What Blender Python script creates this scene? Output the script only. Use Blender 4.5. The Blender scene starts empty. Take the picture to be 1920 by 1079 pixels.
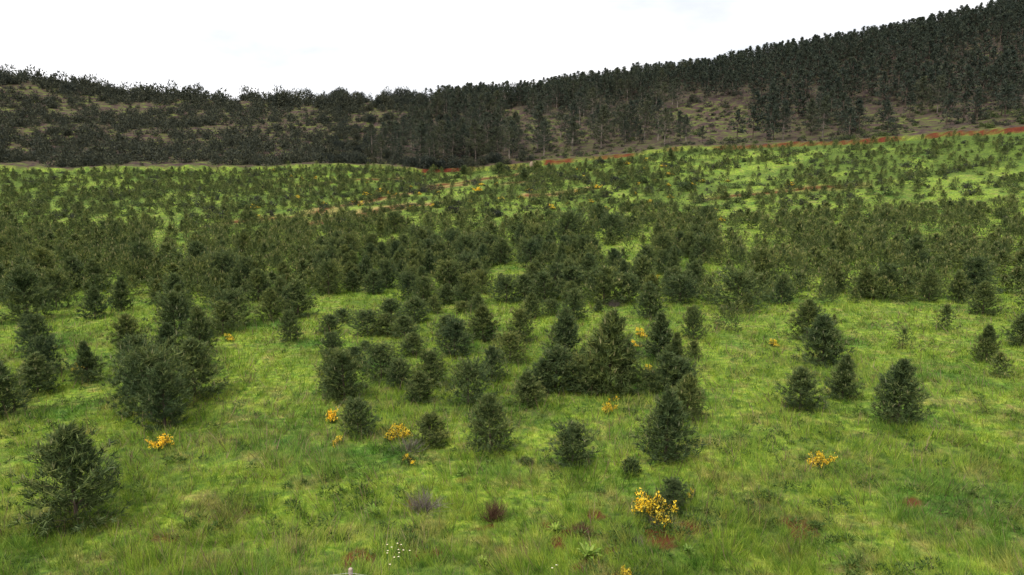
import bpy, math, random
import numpy as np
from mathutils import Vector
R = math.radians
S = bpy.context.scene
COL = S.collection

# ---------------------------------------------------------------- camera
FPX = 1302.0                      # focal length in pixels of the 1920-wide photograph
CAM_H = 8.0
PITCH = R(8.0)
cd = bpy.data.cameras.new("camera"); cam = bpy.data.objects.new("camera", cd); COL.objects.link(cam)
cd.sensor_width = 36.0; cd.lens = 36.0 * FPX / 1920.0
cd.clip_start = 0.1; cd.clip_end = 6000
cam.location = (0, 0, CAM_H); cam.rotation_euler = (R(90) - PITCH, 0, 0)
S.camera = cam
S.view_settings.view_transform = 'Standard'; S.view_settings.look = 'None'
S.view_settings.gamma = 1.0; S.view_settings.exposure = 0.27
S.cycles.max_bounces = 5; S.cycles.diffuse_bounces = 2; S.cycles.transparent_max_bounces = 4
S.cycles.use_adaptive_sampling = True; S.cycles.use_denoising = True

# ---------------------------------------------------------------- overcast sky and sun
SUN_EL, SUN_AZ = R(56), R(215)     # azimuth clockwise from +Y: behind the camera, to the left
w = bpy.data.worlds.new("World"); S.world = w; w.use_nodes = True
nt = w.node_tree; nt.nodes.clear()
def N(nt, t, **kw):
    n = nt.nodes.new(t)
    for k, v in kw.items(): setattr(n, k, v)
    return n
out = N(nt, 'ShaderNodeOutputWorld'); bg = N(nt, 'ShaderNodeBackground'); bg.inputs[1].default_value = 0.088
sky = N(nt, 'ShaderNodeTexSky'); sky.sky_type = 'NISHITA'; sky.sun_disc = False
sky.sun_elevation = SUN_EL; sky.sun_rotation = SUN_AZ; sky.air_density = 1.0; sky.dust_density = 2.0
tc = N(nt, 'ShaderNodeTexCoord'); mp = N(nt, 'ShaderNodeMapping'); mp.inputs['Scale'].default_value = (1.4, 1.4, 3.5)
nz = N(nt, 'ShaderNodeTexNoise'); nz.inputs['Scale'].default_value = 2.2; nz.inputs['Detail'].default_value = 6
cr = N(nt, 'ShaderNodeValToRGB')
cr.color_ramp.elements[0].position = .36; cr.color_ramp.elements[0].color = (.62, .62, .62, 1)
cr.color_ramp.elements[1].position = .55; cr.color_ramp.elements[1].color = (1, 1, 1, 1)
mx = N(nt, 'ShaderNodeMixRGB'); mx.inputs[2].default_value = (12.5, 12.5, 12.8, 1)
L = nt.links.new
L(tc.outputs['Generated'], mp.inputs[0]); L(mp.outputs[0], nz.inputs['Vector']); L(nz.outputs['Fac'], cr.inputs[0])
L(cr.outputs[0], mx.inputs[0]); L(sky.outputs[0], mx.inputs[1]); L(mx.outputs[0], bg.inputs[0]); L(bg.outputs[0], out.inputs[0])
sd = bpy.data.lights.new("sun", 'SUN'); sun = bpy.data.objects.new("sun", sd); COL.objects.link(sun)
sd.energy = 2.9; sd.angle = R(10); sd.color = (1, .96, .88)
dvec = Vector((math.sin(SUN_AZ) * math.cos(SUN_EL), math.cos(SUN_AZ) * math.cos(SUN_EL), math.sin(SUN_EL)))
sun.rotation_euler = (-dvec).to_track_quat('-Z', 'Y').to_euler()

# ---------------------------------------------------------------- numeric helpers
def _hash(ix, iy, seed):
    h = (ix.astype(np.int64) * 374761393 + iy.astype(np.int64) * 668265263 + seed * 1442695041) & 0xFFFFFFFF
    h = ((h ^ (h >> 13)) * 1274126177) & 0xFFFFFFFF
    h = h ^ (h >> 16)
    return (h & 0xFFFFFF) / float(0xFFFFFF)
def vnoise(x, y, seed=0):
    x = np.asarray(x, float); y = np.asarray(y, float)
    ix = np.floor(x); iy = np.floor(y); fx = x - ix; fy = y - iy
    fx = fx * fx * (3 - 2 * fx); fy = fy * fy * (3 - 2 * fy)
    a = _hash(ix, iy, seed); b = _hash(ix + 1, iy, seed); c = _hash(ix, iy + 1, seed); d = _hash(ix + 1, iy + 1, seed)
    return (a * (1 - fx) + b * fx) * (1 - fy) + (c * (1 - fx) + d * fx) * fy
def fbm(x, y, seed=0, octv=4):
    s = 0; a = .5; t = 0
    for k in range(octv):
        s = s + a * vnoise(x * 2 ** k, y * 2 ** k, seed + 17 * k); t += a; a *= .5
    return s / t                                     # 0..1
def sstep(a, b, x): t = np.clip((x - a) / (b - a), 0, 1); return t * t * (3 - 2 * t)

PY = np.array([-40, 0, 6, 9, 12, 20, 35, 52, 75, 100, 140, 176, 182, 200, 225, 260, 300, 335, 360, 420, 600, 1500, 5000.])
PZ = np.array([7.5, 5.2, 2.2, 1.2, .7, .15, .0, .0, 1.2, 3.3, 8.6, 13.9, 14.7, 17.0, 22.4, 33.0, 44.5, 53.5, 55, 40, 0, -20, -20.])
_ty = np.linspace(-40, 5000, 20161)
_tz = np.interp(_ty, PY, PZ)
_k = np.ones(41) / 41
_sm = np.convolve(np.pad(_tz, 20, 'edge'), _k, 'valid')
_wn = sstep(8, 14, _ty); _tz = _tz * (1 - _wn) + _sm * _wn
CUT = [(40, 322), (400, 321), (560, 320), (735, 317), (800, 320), (880, 314), (960, 307), (1040, 300), (1120, 295), (1200, 291), (1304, 282), (1500, 268), (1900, 240)]
def Hbase(x, y):
    x = np.asarray(x, float); y = np.asarray(y, float)
    z = np.interp(y, _ty, _tz)
    g = sstep(50, 180, y)
    z = z + g * (.05 * x + .0004 * x * x * (1 - sstep(360, 700, y)))
    xc = np.clip(x, -110, 110); z = z + sstep(200, 330, y) * (1 - sstep(420, 800, y)) * (-1.8 + .032 * xc + .0001 * xc * xc)
    return z
def H0(x, y):
    x = np.asarray(x, float); y = np.asarray(y, float)
    z = Hbase(x, y); far = sstep(30, 130, y)
    z = z + (fbm(x / 9, y / 9, 3, 3) - .5) * (.35 + .7 * far) + (fbm(x / 45, y / 45, 5, 3) - .5) * 3.5 * sstep(60, 170, y)
    z = z + (fbm(x / 1.3, y / 1.3, 8, 3) - .5) * .16
    return z
def unproject(px, py, hf=None):
    hf = hf or H0
    u = (px - 960.) / FPX; v = (539.5 - py) / FPX
    dx = u; dy = math.cos(PITCH) + v * math.sin(PITCH); dz = -math.sin(PITCH) + v * math.cos(PITCH)
    t = np.geomspace(4, 900, 6000)
    X = dx * t; Y = dy * t; Z = CAM_H + dz * t
    below = np.nonzero(Z < hf(X, Y))[0]
    i = below[0] if len(below) else len(t) - 1
    return float(X[i]), float(Y[i])
def project(x, y, z):
    yc = y * math.cos(PITCH) - (z - CAM_H) * math.sin(PITCH)       # depth
    zc = y * math.sin(PITCH) + (z - CAM_H) * math.cos(PITCH)
    return 960 + FPX * x / yc, 539.5 - FPX * zc / yc
# the red earth cut above the field: a ground line worked out once, then a real bank in the relief
_cut = np.array([unproject(a, b, Hbase) for a, b in CUT])
_cut = _cut[np.argsort(_cut[:, 0])]
def cut_y(x): return np.interp(x, _cut[:, 0], _cut[:, 1])
# lower terrace edges in the upper field (x0,y0 px polylines): bare brown streaks with small steps
TERR = [[(560, 424), (616, 412), (690, 398), (765, 385), (830, 378)],
        [(600, 396), (680, 372), (740, 360), (800, 350), (870, 342)],
        [(810, 345), (870, 338), (930, 328), (985, 320)],
        [(960, 345), (1010, 336), (1060, 330)],
        [(990, 367), (1060, 362), (1110, 352)],
        [(560, 345), (650, 338), (760, 330)],
        [(1330, 372), (1440, 356), (1600, 342)],
        [(380, 425), (470, 408), (560, 402)]]
TERRG = [np.array([unproject(a, b, Hbase) for a, b in t]) for t in TERR]
def poly_dist(x, y, P):
    d = np.full(np.shape(x), 1e9); sgn = np.zeros(np.shape(x))
    for (ax, ay), (bx, by) in zip(P[:-1], P[1:]):
        vx, vy = bx - ax, by - ay; l2 = vx * vx + vy * vy
        t = np.clip(((x - ax) * vx + (y - ay) * vy) / l2, 0, 1)
        ex = x - ax - t * vx; ey = y - ay - t * vy; dd = np.hypot(ex, ey)
        m = dd < d; d = np.where(m, dd, d); sgn = np.where(m, np.sign(vx * ey - vy * ex), sgn)
    return d, sgn
def H(x, y):
    x = np.asarray(x, float); y = np.asarray(y, float)
    z = H0(x, y)
    wob = (vnoise(x / 6, y * 0, 31) - .5) * 1.6
    s = y - cut_y(x) + wob
    bank = sstep(0, .9, s) * 1.0 + sstep(-5, 0, s) * -.25
    z = z + bank * (1 - sstep(8, 30, s)) * (.75 + .5 * vnoise(x / 14, x * 0, 32))
    return z

# ---------------------------------------------------------------- mesh and object helpers
def mesh_np(name, V, F, mats, mi=None, smooth=False):
    V = np.ascontiguousarray(V, np.float32); F = np.ascontiguousarray(F, np.int32)
    m = bpy.data.meshes.new(name); n = F.shape[1]
    m.vertices.add(len(V)); m.vertices.foreach_set('co', V.ravel())
    m.loops.add(F.size); m.loops.foreach_set('vertex_index', F.ravel())
    m.polygons.add(len(F)); m.polygons.foreach_set('loop_start', np.arange(0, F.size, n, dtype=np.int32))
    if mi is not None: m.polygons.foreach_set('material_index', np.ascontiguousarray(mi, np.int32))
    m.polygons.foreach_set('use_smooth', np.full(len(F), smooth))
    for a in (mats if isinstance(mats, (list, tuple)) else [mats]): m.materials.append(a)
    m.update(calc_edges=True)
    return m
def soup(name, T, mats, mi=None):                       # T: (n,3,3) loose triangles
    return mesh_np(name, T.reshape(-1, 3), np.arange(len(T) * 3).reshape(-1, 3), mats, mi)
def link(name, data, parent=None, loc=(0, 0, 0), rz=0, sc=1, **props):
    o = bpy.data.objects.new(name, data); COL.objects.link(o)
    o.parent = parent; o.location = loc; o.rotation_euler = (0, 0, rz)
    o.scale = sc if isinstance(sc, (tuple, list)) else (sc, sc, sc)
    for k, v in props.items(): o[k] = v
    return o
def tube(P, r, sides=6):                                # P: list of points, r: radius per point -> verts, quads->tris
    P = np.asarray(P, float); n = len(P); V = []
    for i in range(n):
        d = P[min(i + 1, n - 1)] - P[max(i - 1, 0)]; d = d / (np.linalg.norm(d) + 1e-9)
        a = np.cross(d, [0, 0, 1.] if abs(d[2]) < .9 else [1., 0, 0]); a /= np.linalg.norm(a); b = np.cross(d, a)
        for k in range(sides):
            t = 2 * math.pi * k / sides; V.append(P[i] + r[i] * (a * math.cos(t) + b * math.sin(t)))
    V = np.array(V); F = []
    for i in range(n - 1):
        for k in range(sides):
            a0 = i * sides + k; a1 = i * sides + (k + 1) % sides; b0 = a0 + sides; b1 = a1 + sides
            F += [(a0, a1, b1), (a0, b1, b0)]
    F = np.array(F); return V[F]                        # triangles
def needles(C, D, L, W, rng):                           # centres, unit directions, lengths, widths -> (n,3,3)
    n = len(C); s = rng.normal(size=(n, 3)); s -= (s * D).sum(1)[:, None] * D; s /= np.linalg.norm(s, axis=1)[:, None] + 1e-9
    T = np.empty((n, 3, 3)); L = L[:, None]; W = W[:, None]
    T[:, 0] = C - s * W * .5; T[:, 1] = C + s * W * .5; T[:, 2] = C + D * L
    return T
def unit(v): return v / (np.linalg.norm(v, axis=-1, keepdims=True) + 1e-9)

# ---------------------------------------------------------------- materials
def mat(name, build, rough=.8, spec=.2, trans=0.0):
    m = bpy.data.materials.new(name); m.use_nodes = True; t = m.node_tree; t.nodes.clear()
    o = N(t, 'ShaderNodeOutputMaterial'); p = N(t, 'ShaderNodeBsdfPrincipled')
    p.inputs['Roughness'].default_value = rough; p.inputs['Specular IOR Level'].default_value = spec
    c, nrm = build(t)
    t.links.new(c, p.inputs['Base Color'])
    if nrm is not None: t.links.new(nrm, p.inputs['Normal'])
    sh = p.outputs[0]
    if trans > 0:
        tr = N(t, 'ShaderNodeBsdfTranslucent'); t.links.new(c, tr.inputs[0]); ms = N(t, 'ShaderNodeMixShader'); ms.inputs[0].default_value = trans
        t.links.new(p.outputs[0], ms.inputs[1]); t.links.new(tr.outputs[0], ms.inputs[2]); sh = ms.outputs[0]
    t.links.new(sh, o.inputs[0]); return m
def noise(t, scale, detail=3, rough=.5, vec=None, sc3=None):
    if vec is None:
        g = N(t, 'ShaderNodeNewGeometry'); vec = g.outputs['Position']
    if sc3:
        mpn = N(t, 'ShaderNodeMapping'); mpn.inputs['Scale'].default_value = sc3; t.links.new(vec, mpn.inputs[0]); vec = mpn.outputs[0]
    n = N(t, 'ShaderNodeTexNoise'); n.inputs['Scale'].default_value = scale; n.inputs['Detail'].default_value = detail; n.inputs['Roughness'].default_value = rough
    t.links.new(vec, n.inputs['Vector']); return n.outputs['Fac']
def ramp(t, fac, stops):
    r = N(t, 'ShaderNodeValToRGB'); e = r.color_ramp.elements
    while len(e) < len(stops): e.new(.5)
    for a, (p, c) in zip(e, stops): a.position = p; a.color = (*c, 1)
    t.links.new(fac, r.inputs[0]); return r.outputs[0]
def mixc(t, fac, a, b, mode='MIX'):
    m = N(t, 'ShaderNodeMixRGB'); m.blend_type = mode
    for s, v in ((0, fac), (1, a), (2, b)):
        if isinstance(v, (int, float)): m.inputs[s].default_value = v if s == 0 else (v, v, v, 1)
        elif isinstance(v, tuple): m.inputs[s].default_value = (*v, 1)
        else: t.links.new(v, m.inputs[s])
    return m.outputs[0]
def rnd(t): g = N(t, 'ShaderNodeNewGeometry'); return g.outputs['Random Per Island']
def orand(t): return N(t, 'ShaderNodeObjectInfo').outputs['Random']
def attr(t, n): a = N(t, 'ShaderNodeAttribute'); a.attribute_name = n; return a.outputs['Fac']
def bump(t, h, s=.5, d=.1):
    b = N(t, 'ShaderNodeBump'); b.inputs['Strength'].default_value = s; b.inputs['Distance'].default_value = d; t.links.new(h, b.inputs['Height']); return b.outputs[0]

GRASS_LIME, GRASS_MID, GRASS_DEEP, GRASS_DRY = (.240, .350, .042), (.160, .265, .036), (.090, .205, .028), (.270, .260, .085)
def grass_patch(t):                                      # real patches of different grasses across the field
    n1 = noise(t, .23, 3); n2 = noise(t, .9, 3)
    a = ramp(t, n1, [(.32, GRASS_DEEP), (.42, GRASS_MID), (.54, GRASS_LIME), (.70, GRASS_MID)])
    dry = ramp(t, n2, [(.52, (0, 0, 0)), (.66, (.7, .7, .7))])
    a = mixc(t, dry, a, GRASS_DRY)
    tuft = ramp(t, noise(t, 3.2, 3, .65), [(.34, (.34, .50, .40)), (.46, (.82, .90, .8)), (.56, (1.25, 1.15, 1.0)), (.68, (1.65, 1.35, 1.6))])
    return mixc(t, 1.0, a, tuft, 'MULTIPLY')
def m_blade(t):
    c = grass_patch(t); r = rnd(t)
    v = ramp(t, r, [(0, (.55, .60, .50)), (.5, (1, 1, 1)), (.90, (1.1, 1.05, 1.0)), (1, (1.7, 1.35, 1.7))])
    c = mixc(t, 1.0, c, v, 'MULTIPLY'); return c, None
M_blade = mat("meadow_grass", m_blade, .6, .25, .35)
def m_dry(t): return ramp(t, rnd(t), [(0, (.07, .035, .03)), (.5, (.15, .085, .065)), (1, (.27, .19, .13))]), None
M_dryblade = mat("dry_stems", m_dry, .9, .1)
def m_ground(t):
    gp = grass_patch(t)
    soil = ramp(t, noise(t, 1.1, 5, .65), [(.3, (.060, .014, .008)), (.58, (.110, .027, .013)), (.85, (.18, .065, .032))])
    litter = ramp(t, noise(t, 6, 4, .7), [(.3, (.030, .034, .014)), (.6, (.085, .075, .035)), (.8, (.13, .11, .055))])
    near = mixc(t, ramp(t, noise(t, 2.6, 5, .7), [(.40, (0, 0, 0)), (.62, (1, 1, 1))]), litter, gp)
    near = mixc(t, .45, near, mixc(t, 1.0, gp, .9, 'MULTIPLY'))
    scrub = ramp(t, noise(t, .35, 6, .75), [(.34, (.024, .018, .017)), (.42, (.048, .032, .029)), (.49, (.080, .050, .040)), (.53, (.062, .074, .022)), (.64, (.120, .138, .034)), (.76, (.22, .13, .08))])
    c = mixc(t, attr(t, 'hill'), near, scrub)
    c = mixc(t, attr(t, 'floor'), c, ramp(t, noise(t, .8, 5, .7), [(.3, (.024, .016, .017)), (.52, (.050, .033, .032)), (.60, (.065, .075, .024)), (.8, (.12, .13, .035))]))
    c = mixc(t, attr(t, 'lush'), c, ramp(t, noise(t, 1.6, 6, .75), [(.38, (.030, .048, .013)), (.52, (.068, .112, .019)), (.68, (.120, .155, .030))]))
    c = mixc(t, attr(t, 'dryness'), c, ramp(t, noise(t, 1.3, 4, .6), [(.3, (.20, .17, .05)), (.7, (.34, .25, .10))]))
    c = mixc(t, attr(t, 'soil'), c, soil)
    return c, bump(t, noise(t, 5, 5, .7), .8, .12)
M_ground = mat("ground_cover", m_ground, .95, .1)
def foliage(name, dark, mid, light, hue=None, rough=.65, trans=.15, spec=.15):
    def b(t):
        c = ramp(t, rnd(t), [(0, dark), (.55, mid), (1, light)])
        v = ramp(t, noise(t, .55, 2), [(.35, (.72, .78, .80)), (.65, (1.25, 1.18, 1.0))])
        c = mixc(t, 1.0, c, v, 'MULTIPLY')
        o = ramp(t, orand(t), [(0, (.80, .84, .92)), (.5, (1, 1, 1)), (1, (1.22, 1.12, .95))])
        return mixc(t, 1.0, c, o, 'MULTIPLY'), None
    return mat(name, b, rough, spec, trans)
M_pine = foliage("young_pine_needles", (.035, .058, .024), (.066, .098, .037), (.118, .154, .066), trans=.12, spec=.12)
M_young_lit = foliage("young_lit_needle_tips", (.070, .104, .032), (.118, .153, .048), (.190, .210, .080), trans=.12, spec=.12)  # pale new growth; also paints lit crown tops against the shaded base
M_shoot = foliage("pine_shoots", (.12, .13, .055), (.19, .20, .10), (.30, .28, .17))
M_tall = foliage("tall_pine_needles", (.026, .036, .028), (.048, .062, .042), (.086, .098, .062), trans=.12)  # greyed and lightened: distance haze put into the needle colour
M_shrub = foliage("shrub_leaves", (.022, .028, .022), (.038, .046, .036), (.078, .084, .058))
M_green = foliage("bush_leaves", (.028, .048, .018), (.052, .080, .026), (.090, .118, .042))
M_gorse = foliage("broom_stems", (.03, .045, .018), (.05, .07, .025), (.11, .13, .05))
M_bloom = foliage("yellow_blossom", (.84, .50, .02), (.93, .66, .045), (.96, .80, .16), trans=.2)
M_leafy = foliage("broad_leaves", (.11, .19, .03), (.19, .30, .04), (.30, .38, .09), trans=.25)
def m_bark(t): return ramp(t, noise(t, 9, 4, .6, sc3=(1, 1, .25)), [(.3, (.045, .032, .024)), (.6, (.12, .09, .07)), (.8, (.20, .16, .13))]), None
M_bark = mat("bark", m_bark, .95, .1)
M_palebark = mat("pale_bark", lambda t: (ramp(t, noise(t, 3, 4, .6, sc3=(1, 1, .25)), [(.3, (.11, .085, .07)), (.7, (.27, .23, .19))]), None), .95, .1)
def m_twig(a, b):
    return lambda t: (ramp(t, rnd(t), [(0, a), (1, b)]), None)
M_weed = foliage('weed_leaves', (.040, .075, .018), (.080, .130, .028), (.140, .190, .045), trans=.2)
M_twig = mat("grey_twigs", m_twig((.09, .075, .065), (.24, .20, .18)), .9, .1)
M_twigb = mat("brown_twigs", m_twig((.055, .025, .018), (.15, .085, .055)), .9, .1)
def m_flat(c):
    return lambda t: (mixc(t, 1.0, c, ramp(t, noise(t, 30, 3), [(.3, (.8, .8, .8)), (.7, (1.1, 1.1, 1.1))]), 'MULTIPLY'), None)
M_wood = mat("weathered_post_wood", m_flat((.40, .31, .26)), .9, .1)
M_wire = mat("galvanised_wire", m_flat((.45, .45, .42)), .5, .5)
M_white = mat("white_petals", m_flat((.80, .80, .76)), .7, .1)
M_eye = mat("yellow_flower_centre", m_flat((.75, .5, .05)), .7, .1)
M_stem = mat("flower_stem", m_flat((.07, .14, .03)), .7, .1)
M_rock = mat("pale_limestone", m_flat((.30, .22, .16)), .95, .1)

# ---------------------------------------------------------------- ground: one sheet to the horizon
ang = np.radians(np.concatenate([np.linspace(-80, -48, 30, endpoint=False), np.linspace(-48, 48, 640), np.linspace(48, 80, 31)[1:]]))
rad = np.concatenate([np.geomspace(2.0, 60, 330, endpoint=False), np.geomspace(60, 380, 330, endpoint=False), np.geomspace(380, 5000, 40)])
A, RR = np.meshgrid(ang, rad)
GX = np.tan(np.clip(A, -1.2, 1.2)) * RR; GY = RR * 1.0
GX = np.where(np.abs(A) > 1.2, np.sign(A) * 2.57 * RR, GX)
GZ = H(GX, GY)
nr, na = GX.shape
idx = np.arange(nr * na).reshape(nr, na)
F = np.stack([idx[:-1, :-1], idx[:-1, 1:], idx[1:, 1:], idx[1:, :-1]], -1).reshape(-1, 4)
gm = mesh_np("ground", np.stack([GX, GY, GZ], -1).reshape(-1, 3), F, M_ground, smooth=True)
x, y = GX.ravel(), GY.ravel()
ppx, ppy = project(x, y, GZ.ravel())
s_cut = y - cut_y(x) + (vnoise(x / 6, y * 0, 31) - .5) * 1.6
nA = fbm(x / 3, y / 3, 41, 4); nB = fbm(x / 12, y / 12, 42, 4)
SOILSPOTS = [(685, 1046, 26, 9), (817, 1041, 20, 8), (750, 1030, 14, 8), (782, 1046, 10, 6), (1020, 985, 22, 10), (1045, 1020, 12, 14), (1146, 1030, 12, 8),
             (1238, 1002, 22, 16), (1290, 990, 24, 18), (1085, 1062, 16, 10), (922, 985, 24, 8), (880, 962, 12, 6), (765, 932, 26, 14), (1110, 968, 14, 8),
             (1065, 1000, 14, 9), (650, 1062, 12, 8), (935, 1035, 14, 6), (880, 900, 14, 5), (300, 1010, 30, 10), (1500, 1000, 34, 14), (1720, 940, 22, 9), (470, 960, 20, 7)]
def soil_spot(px, py, n):
    s = np.zeros(np.shape(px))
    for cx, cy, rx, ry in SOILSPOTS:
        d = np.hypot((px - cx) / (rx * 1.2), (py - cy) / (ry * 1.2)); s = np.maximum(s, 1 - sstep(.3, 1.3, d + (n - .5) * 3.2))
    return s
def masks(x, y):
    z = H(x, y); px, py = project(x, y, z)
    sc = y - cut_y(x) + (vnoise(x / 6, y * 0, 31) - .5) * 1.6
    nA = np.where(y < 40, fbm(x / .8, y / .8, 44, 4), fbm(x / 3, y / 3, 41, 4)); nB = fbm(x / 12, y / 12, 42, 4)
    ok = y < 600
    hill = sstep(.3, 1.6, sc + (nA - .5) * 2)
    soil = (1 - sstep(.55, 1.25, np.abs(sc - .45) + (nA - .5) * 1.2)) * (.12 + .88 * sstep(.40, .54, vnoise(x / 6, x * 0, 43) + .22 * sstep(900, 980, px))) * sstep(690, 760, px)
    dry = np.zeros(np.shape(x))
    for i, P in enumerate(TERRG):
        d, sg = poly_dist(x, y, P); wd = (1.0, .8, .9, .9, .7, .6, .8, .8)[i]
        soil = np.maximum(soil, (1 - sstep(wd * .5, wd * 1.7, d + (nA - .5) * 2.4)) * .85)
        dry = np.maximum(dry, (1 - sstep(wd * 1.0, wd * 4.5, d + (nA - .5) * 5)) * (1.0 if i in (0, 1, 4) else .5))
    soil = np.where(y < 40, np.maximum(soil, soil_spot(px, py, nA) * .9), soil)
    lush = np.zeros(np.shape(x))
    lush = np.maximum(lush, sstep(-14, -9, sc) * (1 - sstep(-1.5, 0, sc)) * sstep(820, 900, px) * .95)
    lush = np.maximum(lush, (sc < 0) * sstep(95, 125, y) * sstep(.46, .58, nB) * .8)
    lush = np.maximum(lush, sstep(.55, .66, fbm(x / 5, y / 5, 47, 3)) * (sc < 0) * .6)
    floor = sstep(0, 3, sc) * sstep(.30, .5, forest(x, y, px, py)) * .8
    return hill, soil, lush, dry, floor
def forest(x, y, px, py):                               # 0..1 density of the tall pine wood on the hill
    sc = y - cut_y(x)
    n = fbm(x / 22, y / 22, 51, 3)
    left = 700 + (py - 150) * -.15 + (300 - py) * 1.05    # the wood's ragged left edge climbs to the right
    a = sstep(left - 10, left + 70, px + (n - .5) * 80)
    a = np.where(sc < 9, a * sstep(7, 10, sc), a)
    gap1 = (1 - sstep(.7, 1.15, np.hypot((px - 1050) / 62, (py - 250) / 26)))
    gap2 = (1 - sstep(.7, 1.15, np.hypot((px - 1330) / 100, (py - 225) / 40)))
    open_ = sstep(205, 222, py - (px - 960) * -.03) * sstep(940, 1000, px)
    return a * (1 - .60 * open_) * (1 - .85 * gap1) * (1 - .95 * gap2) * sstep(.22, .38, n)
mk = masks(x, y)
for nme, v in zip(('hill', 'soil', 'lush', 'dryness', 'floor'), mk):
    a = gm.attributes.new(nme, 'FLOAT', 'POINT'); a.data.foreach_set('value', np.ascontiguousarray(v, np.float32))
link("ground", gm, kind='structure')

# ---------------------------------------------------------------- plant models (unit height)
def pine_crown(seed, ratio, whorls=11, perw=7, tufts=7, nn=8, cone=.8, size=.085, wid=.013, lowfill=True, shoots=True, first=.03):
    rng = np.random.default_rng(seed); C = []; D = []; SH = []; LIMB = []; TIP = []
    lean = rng.normal(size=2) * .03
    for i in range(whorls):
        t = first + (.95 - first) * (i / (whorls - 1)) ** .95; n = perw if t < .7 else max(3, perw - 2)
        a0 = rng.random() * 6.28; wl = (1 - t) ** cone * (1 - .12 * max(0, (.18 - t) / .18))
        for k in range(n):
            a = a0 + 6.283 * k / n + rng.normal() * .28; Lb = max(.06, ratio * .58 * wl * (.70 + .45 * rng.random()) * (1.2 if rng.random() < .12 else 1))
            el = R(8 + 48 * t + rng.normal() * 9); z0 = t + rng.normal() * .012
            d0 = np.array([math.cos(a) * math.cos(el), math.sin(a) * math.cos(el), math.sin(el)])
            up = np.array([0, 0, .45 + .3 * rng.random()])
            P0 = np.array([lean[0] * t, lean[1] * t, z0])
            pts = [P0 + d0 * Lb * s + up * Lb * s * s * .6 for s in (0, .35, .7, 1)]
            LIMB.append(pts)
            for j in range(tufts):
                s = .18 + .82 * (j + rng.random()) / tufts
                p = P0 + d0 * Lb * s + up * Lb * s * s * .6
                side = np.cross(d0, [0, 0, 1]); p = p + side * rng.normal() * Lb * .28 * (1.1 - .5 * s) + np.array([0, 0, rng.normal() * .022])
                for _ in range(nn):
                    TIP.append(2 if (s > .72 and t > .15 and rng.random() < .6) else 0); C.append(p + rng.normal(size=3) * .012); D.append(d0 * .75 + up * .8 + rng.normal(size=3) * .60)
            if shoots and rng.random() < .32: SH.append((pts[-1], rng.random()))
    for _ in range(nn * 5):
        TIP.append(2); C.append([lean[0], lean[1], .93 + rng.random() * .05]); D.append(np.array([0, 0, 1]) + rng.normal(size=3) * .5)
    C = np.array(C); D = unit(np.array(D)); n = len(C)
    C[:, 2] = np.maximum(C[:, 2], .012)
    T = needles(C, D, size * (.65 + .7 * rng.random(n)), wid * (.7 + .6 * rng.random(n)), rng)
    mi = np.array(TIP)
    if shoots:
        SH.append((np.array([lean[0], lean[1], .97]), 1.0)); SH.append((np.array([lean[0], lean[1], .95]), .8))
        sc = np.repeat(np.array([s[0] for s in SH]), 3, 0); sd = unit(np.array([[0, 0, 1.]]) + rng.normal(size=(len(sc), 3)) * .16)
        T2 = needles(sc, sd, size * (.7 + .6 * rng.random(len(sc))), np.full(len(sc), wid * 1.3), rng)
        T = np.concatenate([T, T2]); mi = np.concatenate([mi, np.ones(len(T2), int)])
    tr = [tube([(0, 0, -.08), (lean[0] * .5, lean[1] * .5, .5), (lean[0], lean[1], .97)], [.022, .014, .004], 6)]
    for pts in LIMB[::2]: tr.append(tube(pts[:3], [.006, .004, .002], 3))
    return T, mi, np.concatenate(tr)
def tall_crown(seed, ratio, base=.28, n_br=46, nn=7, dens=6, size=.045, wid=.010):
    rng = np.random.default_rng(seed); C = []; D = []; tr = []
    bend = rng.normal(size=2) * .035
    def ax(t): return np.array([bend[0] * t * t, bend[1] * t * t, t])
    tr.append(tube([ax(t) - np.array([0, 0, .05 if t == 0 else 0]) for t in (0, .25, .5, .75, .96)], [.017, .014, .011, .007, .002], 6))
    asym = rng.random() * 6.28
    for i in range(n_br):
        t = base + (.97 - base) * (i + rng.random()) / n_br; u = (t - base) / (1 - base)
        shape = (math.sin(math.pi * min(1, .22 + .78 * u) ** .85) ** .7) * (1 - .35 * u) if u < .98 else .1
        a = rng.random() * 6.283; Lb = ratio * .5 * shape * (.45 + .75 * rng.random()) * (1 + .22 * math.cos(a - asym))
        Lb = max(Lb, .03); el = R(-4 + 42 * u + rng.normal() * 10)
        d0 = np.array([math.cos(a) * math.cos(el), math.sin(a) * math.cos(el), math.sin(el)]); P0 = ax(t)
        tr.append(tube([P0, P0 + d0 * Lb * .5, P0 + d0 * Lb * .95 + np.array([0, 0, .1 * Lb])], [.005, .003, .001], 3))
        for j in range(dens):
            s = .30 + .70 * (j + rng.random()) / dens; p = P0 + d0 * Lb * s + rng.normal(size=3) * .25 * Lb * np.array([1, 1, .35])
            for _ in range(nn):
                C.append(p + rng.normal(size=3) * .012); D.append(d0 * .5 + rng.normal(size=3) * .7 + np.array([0, 0, .35]))
    for _ in range(30): C.append(ax(.95) + rng.normal(size=3) * .006); D.append(np.array([0, 0, 1.3]) + rng.normal(size=3) * .5)
    C = np.array(C); D = unit(np.array(D)); n = len(C)
    T = needles(C, D, size * (.6 + .8 * rng.random(n)), wid * (.7 + .6 * rng.random(n)), rng)
    return T, np.concatenate(tr)
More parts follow.
